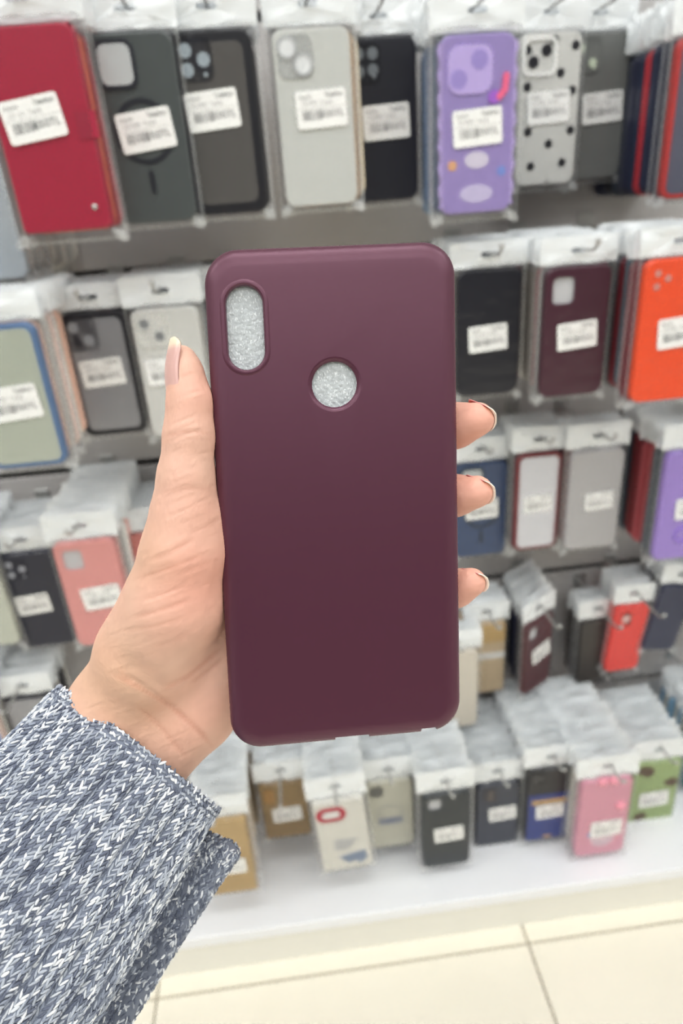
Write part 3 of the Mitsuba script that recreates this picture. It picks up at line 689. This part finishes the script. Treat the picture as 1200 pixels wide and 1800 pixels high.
def hand_sdf(p):
    d = chain(p, THUMB, 3.5)
    palm = chain(p, [WR_A, J(240, 1190, 238, 15)], 3)
    palm = smin(palm, chain(p, [WR_B, HEEL]), 6)
    palm = smin(palm, cone(p, WR_A[0], WR_B[0], 13.3, 13.8), 5)
    palm = smin(palm, cone(p, HEEL[0], FINGERS[3][0][0], 17.0, 10.5), 5)
    palm = smin(palm, cone(p, HEEL[0], FINGERS[2][0][0], 15.5, 11), 5)
    palm = smin(palm, cone(p, P(290, 1160, 240), FINGERS[1][0][0], 14.5, 11), 5)
    palm = smin(palm, cone(p, P(320, 1060, 233), FINGERS[0][0][0], 13, 10.5), 5)
    palm = smin(palm, cone(p, P(340, 940, 224), FINGERS[0][0][0], 8.5, 9.5), 4)
    d = smin(d, palm, 7.5)
    arm_a, arm_b = J(40, 1430, 229, 14), J(130, 1520, 234, 14)
    d = smin(d, smin(cone(p, WR_A[0], arm_a[0], 13.3, 14), cone(p, WR_B[0], arm_b[0], 13.8, 14), 14), 8)
    for k, fg in enumerate(FINGERS):
        f = chain(p, fg, 2.2); d = smin(d, f, 2.0 if k else 2.5)
    # the flat under-side of the thumb tip where its nail sits, and finger pads
    return d


def surface_net(vol, lo, h):
    """naive surface nets"""
    s = vol < 0; n = np.array(vol.shape) - 1
    cnt = np.zeros(n, np.int8); acc = np.zeros((*n, 3)); num = np.zeros(n)
    C = [(a, b, c) for a in (0, 1) for b in (0, 1) for c in (0, 1)]
    sl = lambda a, b, c: (slice(a, a + n[0]), slice(b, b + n[1]), slice(c, c + n[2]))
    inside = sum(s[sl(*c)].astype(np.int8) for c in C)
    mixed = (inside > 0) & (inside < 8)
    idx = np.argwhere(mixed); vid = -np.ones(n, np.int64); vid[mixed] = np.arange(len(idx))
    pos = np.zeros((len(idx), 3)); num = np.zeros(len(idx))
    val = {c: vol[tuple((idx + c).T)] for c in C}
    for c in C:
        for ax in range(3):
            if c[ax] == 0:
                e = list(c); e[ax] = 1; e = tuple(e); a, b = val[c], val[e]; x = (a < 0) != (b < 0)
                t = np.where(x, a / np.where(x, a - b, 1), 0)
                pt = np.array(c, float) + np.eye(3)[ax] * t[:, None]
                pos += np.where(x[:, None], pt, 0); num += x
    V = (idx + pos / num[:, None]) * h + lo
    Fc = []
    for ax in range(3):
        o = [k for k in range(3) if k != ax]
        a = s.take(range(0, vol.shape[ax] - 1), ax); b = s.take(range(1, vol.shape[ax]), ax)
        e = np.argwhere(a != b)
        e = e[(e[:, o[0]] > 0) & (e[:, o[1]] > 0) & (e[:, o[0]] < n[o[0]]) & (e[:, o[1]] < n[o[1]])]
        fl = a[tuple(e.T)]
        def cell(d0, d1):
            q = e.copy(); q[:, o[0]] -= d0; q[:, o[1]] -= d1; return vid[tuple(q.T)]
        qd = np.stack([cell(1, 1), cell(0, 1), cell(0, 0), cell(1, 0)], 1)
        if ax == 1: fl = ~fl
        qd = np.where(fl[:, None], qd, qd[:, ::-1]); Fc.append(qd)
    Fq = np.vstack(Fc)
    return V, np.vstack([Fq[:, [0, 1, 2]], Fq[:, [0, 2, 3]]])


def skin_mesh():
    lo, hi, h = np.array([-125, -58, 199.0]), np.array([56, 128, 268.0]), .9
    ax = [np.arange(lo[k], hi[k], h) for k in range(3)]
    vol = np.empty([len(a) for a in ax], np.float32)
    for i in range(0, len(ax[0]), 16):
        g = np.stack(np.meshgrid(ax[0][i:i + 16], ax[1], ax[2], indexing='ij'), -1); vol[i:i + 16] = hand_sdf(g)
    V, Fc = surface_net(vol, lo, h)
    m = trimesh.Trimesh(V, Fc, process=False)
    trimesh.smoothing.filter_taubin(m, .5, -.52, 8)
    w = np.array(m.vertices); bad = np.linalg.norm(w - V, axis=1) > 1.2; w[bad] = V[bad]; m.vertices = w
    # folds and fine relief on the palm side
    n = np.array(m.vertex_normals); v = np.array(m.vertices)
    if m.volume < 0: m.invert(); n = -n
    face = np.clip(-n[:, 2] * 1.6, 0, 1)
    v -= n * (crease_field(v) * face)[:, None]
    u = v[:, :2] / v[:, 2:] * F + [600, 900]
    along = (u - [245, 1188]) @ np.array([.80, .60]); across = (u - [245, 1188]) @ np.array([-.60, .80])
    v -= n * (2.0 * np.exp(-(along / 62) ** 2 - (across / 26) ** 2) * face)[:, None]        # the hollow between the ball of the thumb and the wrist
    v += n * (.10 * (meshkit.fbm(v * .5, 3) - .5))[:, None]
    m.vertices = v
    return m


hand = skin_mesh(); hv = np.array(hand.vertices)
uu = hv[:, :2] / hv[:, 2:] * F + [600, 900]
nz = meshkit.fbm(hv * .09, 3, 5)[:, None]; n2 = meshkit.fbm(hv * .28, 3, 9)[:, None]
base = lin(217, 169, 149) * (1 - nz) + lin(213, 177, 156) * nz
blob = lambda cx, cy, r: np.exp(-(((uu - [cx, cy]) / r) ** 2).sum(1))[:, None]
red = np.clip(.75 * blob(352, 1020, 90) + .5 * blob(345, 690, 60) + .45 * blob(350, 1270, 90) + .8 * (uu[:, :1] > 780) + .3 * blob(330, 870, 60), 0, 1)
col = base * (1 - .55 * red) + lin(224, 145, 127) * .55 * red
yel = np.clip(.8 * blob(180, 1180, 90) + .5 * blob(250, 980, 60) + .5 * blob(240, 1270, 80), 0, 1); col = col * (1 - .5 * yel) + lin(206, 164, 128) * .5 * yel
col *= .95 + .1 * n2
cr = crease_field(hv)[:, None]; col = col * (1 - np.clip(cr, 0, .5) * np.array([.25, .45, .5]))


_u, _w, _d = (M @ unit(v) for v in ([.93, -.36, 0], [.36, .93, 0], [0, 0, 1.0]))


def skin_bump(p, n, uv):
    a, b, c = (float(k[0]) * p.x + float(k[1]) * p.y + float(k[2]) * p.z for k in (_u, _w, _d))
    return .00007 * mikit.fbm(p.x * 1500, p.y * 1500, p.z * 1500, 2) + 0.00017 * mikit.noise(a * 130, b * 900, c * 300) + 0.00009 * mikit.noise(a * 900, b * 160, c * 300)


scene['skin'] = {'type': 'twosided', 'bsdf': {'type': 'bumpmap', 'arbitrary': mikit.proc(skin_bump, 1e-4), 'scale': 1.0,
    'bsdf': {'type': 'principled', 'base_color': {'type': 'mesh_attribute', 'name': 'vertex_color'}, 'roughness': .48, 'specular': .4, 'sheen': .15}}}
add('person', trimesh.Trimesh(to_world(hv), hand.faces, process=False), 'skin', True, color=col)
tag('person', 'hand and wrist gripping the wine red phone case, grey knit sleeve', 'person')

nail_pink = plastic(226, 158, 146, .22, .6); nail_mauve = plastic(206, 160, 152, .22, .6)
scene['nail'] = {'type': 'twosided', 'bsdf': {'type': 'principled', 'base_color': {'type': 'mesh_attribute', 'name': 'vertex_color'}, 'roughness': .22, 'specular': .55, 'clearcoat': .4}}


def nail(name, base, tip, out, wid, lift, c_bed, c_edge, bow=.32, free=.84):
    """a curved nail plate from its base to its free edge; out: the way it faces; wid: half width"""
    ax_ = tip - base; L = np.linalg.norm(ax_); ax_ = ax_ / L; out = out - ax_ * (out @ ax_); out = unit(out); side = np.cross(ax_, out)
    nu, nv = 15, 22; top, bot, cl = [], [], []
    for j in range(nv):
        t = j / (nv - 1)
        wv = wid * min(1, (max(.0, 1 - ((.28 - t) / .30) ** 2) ** .5 if t < .28 else 1) + .02) * (1 if t < .8 else math.sqrt(max(.02, 1 - ((t - .8) / .215) ** 2)))
        for i in range(nu):
            s = -1 + 2 * i / (nu - 1); a = s * 1.05 * wv / wid
            q = base + ax_ * (L * t) + side * (wid * math.sin(a) / math.sin(1.05)) + out * (wid * 1.15 * (math.cos(a) - 1) * .75 + lift * math.sin(math.pi * min(1, t * .9 + .1)) * bow)
            top.append(q); bot.append(q - out * .45)
            e = 1 / (1 + math.exp(-(t - free) * 60)); cl.append(np.asarray(c_bed) * (1 - e) + np.asarray(c_edge) * e)
    i, j = np.meshgrid(np.arange(nu - 1), np.arange(nv - 1)); a = (j * nu + i).ravel(); f = np.vstack([np.c_[a, a + 1, a + nu + 1], np.c_[a, a + nu + 1, a + nu]]); N = nu * nv
    rim = [k for k in range(nu)] + [nu - 1 + nu * k for k in range(1, nv)] + [N - 1 - k for k in range(1, nu)] + [nu * (nv - 1 - k) for k in range(1, nv - 1)]
    r = np.array(rim); r2 = np.roll(r, -1); fs_ = np.vstack([np.c_[r, r2 + N, r2], np.c_[r, r + N, r2 + N]])
    V = np.vstack([top, bot]); m = trimesh.Trimesh(to_world(V), np.vstack([f, f[:, ::-1] + N, fs_]), process=False)
    k = add(name, m, 'nail', True, color=np.vstack([cl, cl]))
    return k


edge_w = lin(244, 232, 218)
nail('person__nail', P(302, 712, 210.6), P(300, 594, 210.2), np.array([-.86, .02, -.50]), 5.0, 5.6, lin(206, 163, 155), lin(232, 216, 190), free=.86)
for (bx_, by_, bz_), (tx_, ty_, tz_), w_ in (((826, 716, 229), (873, 735, 221.5), 4.8), ((822, 846, 233), (871, 863, 225.3), 4.7), ((815, 1007, 237.5), (859, 1021, 230.5), 4.1)):
    b_, t_ = P(bx_, by_, bz_), P(tx_, ty_, tz_)
    nail('person__nail', b_, t_, np.array([.50, -.62, .62]), w_, .8, lin(232, 150, 146), edge_w, free=.80)

# ------------------------------------------------------------------ the knitted sleeve
C0, C1 = P(246, 1316, 243), P(-180, 1860, 197)
AX = unit(C1 - C0); LEN = np.linalg.norm(C1 - C0); U = np.array([.78, .62, .10]); U = unit(U - AX * (U @ AX)); V_ = np.cross(AX, U); V_ *= -np.sign(V_[2])
HALF = lambda s: 36.0 + (45.5 - 36.0) * s / LEN
FLAT = lambda s: .62 + .10 * s / LEN


def rib(arc):
    """a shallow channel every 8 mm"""
    x = (arc / 8.2) % 1.0; return -2.1 * np.exp(-((x - .5) / .15) ** 2)


def sleeve_pt(s, th, off=0.0):
    s = np.asarray(s, float); th = np.asarray(th, float); a = HALF(s); b = a * FLAT(s)
    arc = a * (th - math.pi / 2) * .9
    wob = 1.1 * (meshkit.noise(np.stack([s * .05, th * 2.2, s * 0], -1)) - .5) * np.clip(s / 6, 0, 1)
    r = rib(arc) * np.clip((s - 5) / 6, 0, 1) + wob + off
    c, sn = np.cos(th), np.sin(th); nl = np.sqrt((c / a) ** 2 + (sn / b) ** 2)
    nu, nv = c / a / nl, sn / b / nl
    return C0 + AX * s[..., None] + U * ((a * c + r * nu)[..., None]) + V_ * ((b * sn + r * nv)[..., None])


ss = np.concatenate([np.linspace(0, LEN, 110)]); tt = np.linspace(0, 2 * np.pi, 220, endpoint=False)
rings = [sleeve_pt(np.full(220, 9.0), tt, -2.2), sleeve_pt(np.full(220, 2.0), tt, -2.0), sleeve_pt(np.full(220, -.3), tt, -1.0)] + [sleeve_pt(np.full(220, s), tt) for s in ss]
sm = loft(rings, False, False)
scene['knit_ground'] = {'type': 'twosided', 'bsdf': {'type': 'principled', 'base_color': rgb(lin(118, 124, 138)), 'roughness': .95, 'specular': .1, 'sheen': .6}}
add('person__sleeve', trimesh.Trimesh(to_world(sm.vertices), sm.faces, process=False), 'knit_ground', True)
tag('person__sleeve', 'blue grey marled knit sleeve with shallow ribs')

_leg = trimesh.creation.icosphere(1, 1.0)


def leg_batch(cen, along, out, side, ln, wd, th_):
    """one little yarn leg per row"""
    v = np.array(_leg.vertices); n = len(cen)
    pts = cen[:, None] + along[:, None] * (v[None, :, :1] * ln[:, None, None]) + side[:, None] * (v[None, :, 1:2] * wd[:, None, None]) + out[:, None] * (v[None, :, 2:] * th_[:, None, None])
    f = np.array(_leg.faces)[None] + (np.arange(n) * len(v))[:, None, None]
    return pts.reshape(-1, 3), f.reshape(-1, 3)


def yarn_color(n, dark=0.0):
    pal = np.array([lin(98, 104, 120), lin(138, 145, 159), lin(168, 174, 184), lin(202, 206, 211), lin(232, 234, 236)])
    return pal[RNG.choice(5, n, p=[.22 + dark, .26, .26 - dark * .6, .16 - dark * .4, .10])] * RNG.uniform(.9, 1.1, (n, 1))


def stitches():
    cens, al, ou, si, ln, wd, tk = [], [], [], [], [], [], []
    row, wale = 1.75, 1.95
    for j in range(int(118 / row)):
        s0 = .3 + j * row; a = HALF(s0) * .9; nW = int(2 * math.pi * .56 * a / wale)
        th0 = math.pi / 2 + (np.arange(-nW, nW + 1) * wale) / a; th0 = th0[(th0 > -.55) & (th0 < math.pi + .55)]
        sc = .62 if j < 3 else 1.0
        for sgn in (-1, 1):
            n = len(th0); s = s0 + RNG.uniform(-.25, .25, n); th = th0 + sgn * .24 * wale / a + RNG.uniform(-.12, .12, n) / a
            c = sleeve_pt(s, th, .28); c2 = sleeve_pt(s + .4, th, .28); c3 = sleeve_pt(s, th + .01, .28)
            d_s = c2 - c; d_s /= np.linalg.norm(d_s, axis=1, keepdims=True); d_t = c3 - c; d_t -= d_s * (d_s * d_t).sum(1, keepdims=True); d_t /= np.linalg.norm(d_t, axis=1, keepdims=True)
            tilt = -sgn * (.40 + RNG.uniform(-.22, .22, n)) * (1 if j >= 3 else 2.2); tilt += .18
            A = d_s * np.cos(tilt)[:, None] + d_t * np.sin(tilt)[:, None]; o = np.cross(d_s, d_t); o *= np.sign((o * (c - (C0 + AX * s[:, None]))).sum(1, keepdims=True))
            A = A + o * RNG.uniform(-.18, .25, (n, 1)); A /= np.linalg.norm(A, axis=1, keepdims=True)
            S = np.cross(A, o); S /= np.linalg.norm(S, axis=1, keepdims=True)
            cens.append(c); al.append(A); ou.append(np.cross(S, A)); si.append(S); ln.append(RNG.uniform(1.15, 1.85, n) * (sc if j else .8)); wd.append(RNG.uniform(.33, .50, n)); tk.append(RNG.uniform(.34, .5, n))
    cat = np.concatenate
    return [cat(x) for x in (cens, al, ou, si, ln, wd, tk)]


args = stitches(); yv, yf = leg_batch(*args); yc = np.repeat(yarn_color(len(args[0])), len(_leg.vertices), 0)
scene['yarn'] = {'type': 'twosided', 'bsdf': {'type': 'principled', 'base_color': {'type': 'mesh_attribute', 'name': 'vertex_color'}, 'roughness': .8, 'specular': .2, 'sheen': .5}}
add('person__sleeve__knit_stitches', trimesh.Trimesh(to_world(yv), yf, process=False), 'yarn', True, color=yc)
labels['person__sleeve__knit_stitches'] = {'label': 'light and dark marled yarn stitches', 'kind': 'stuff'}
# the turned edge that runs along the under-side of the sleeve
path = np.array([P(407, 1487, 254), P(392, 1508, 254), P(362, 1552, 253), P(328, 1604, 251), P(288, 1664, 249), P(243, 1738, 247), P(185, 1835, 245)])
tck = np.linspace(0, 1, len(path)); t2 = np.linspace(0, 1, 60); pc = np.stack([np.interp(t2, tck, path[:, k]) for k in range(3)], 1)
for _ in range(3): pc[1:-1] = (pc[:-2] + pc[1:-1] * 2 + pc[2:]) / 4
rad = np.full(60, 4.6); rad[:3] = [2.2, 3.4, 4.2]
fold = trimesh.util.concatenate([tube(pc, rad, 20), tube(pc[2:] + [-4.6, -1.6, 1.0], rad[2:] * .95, 20), tube(pc[4:] + [-9.0, -3.2, 1.5], rad[4:] * .95, 20)]); add('person__sleeve__turned_edge', trimesh.Trimesh(to_world(fold.vertices), fold.faces, process=False), 'knit_ground', True)
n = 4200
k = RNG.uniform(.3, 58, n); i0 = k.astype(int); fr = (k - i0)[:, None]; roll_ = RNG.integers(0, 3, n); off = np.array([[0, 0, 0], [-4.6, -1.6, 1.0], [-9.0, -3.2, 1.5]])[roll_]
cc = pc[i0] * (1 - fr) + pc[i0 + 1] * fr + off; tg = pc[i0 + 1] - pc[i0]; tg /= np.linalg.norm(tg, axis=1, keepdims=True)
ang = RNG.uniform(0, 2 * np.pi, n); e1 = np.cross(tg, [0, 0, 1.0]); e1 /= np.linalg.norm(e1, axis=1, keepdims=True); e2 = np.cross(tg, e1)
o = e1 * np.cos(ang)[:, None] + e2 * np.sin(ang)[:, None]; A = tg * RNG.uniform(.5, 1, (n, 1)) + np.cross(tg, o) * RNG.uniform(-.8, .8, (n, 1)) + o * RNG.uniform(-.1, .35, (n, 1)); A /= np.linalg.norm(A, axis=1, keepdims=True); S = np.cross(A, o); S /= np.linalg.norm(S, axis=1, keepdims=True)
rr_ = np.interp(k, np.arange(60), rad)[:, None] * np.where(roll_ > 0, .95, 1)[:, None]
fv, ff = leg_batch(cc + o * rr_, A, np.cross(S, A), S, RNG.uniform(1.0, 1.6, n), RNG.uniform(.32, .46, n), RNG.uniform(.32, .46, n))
add('person__sleeve__turned_edge_stitches', trimesh.Trimesh(to_world(fv), ff, process=False), 'yarn', True, color=np.repeat(yarn_color(n, .2), len(_leg.vertices), 0))  # darker yarn mix paints the shade between sleeve and fold into the colour
labels['person__sleeve__turned_edge_stitches'] = {'label': 'yarn stitches of the turned edge, darkened to paint in its shade', 'kind': 'stuff'}
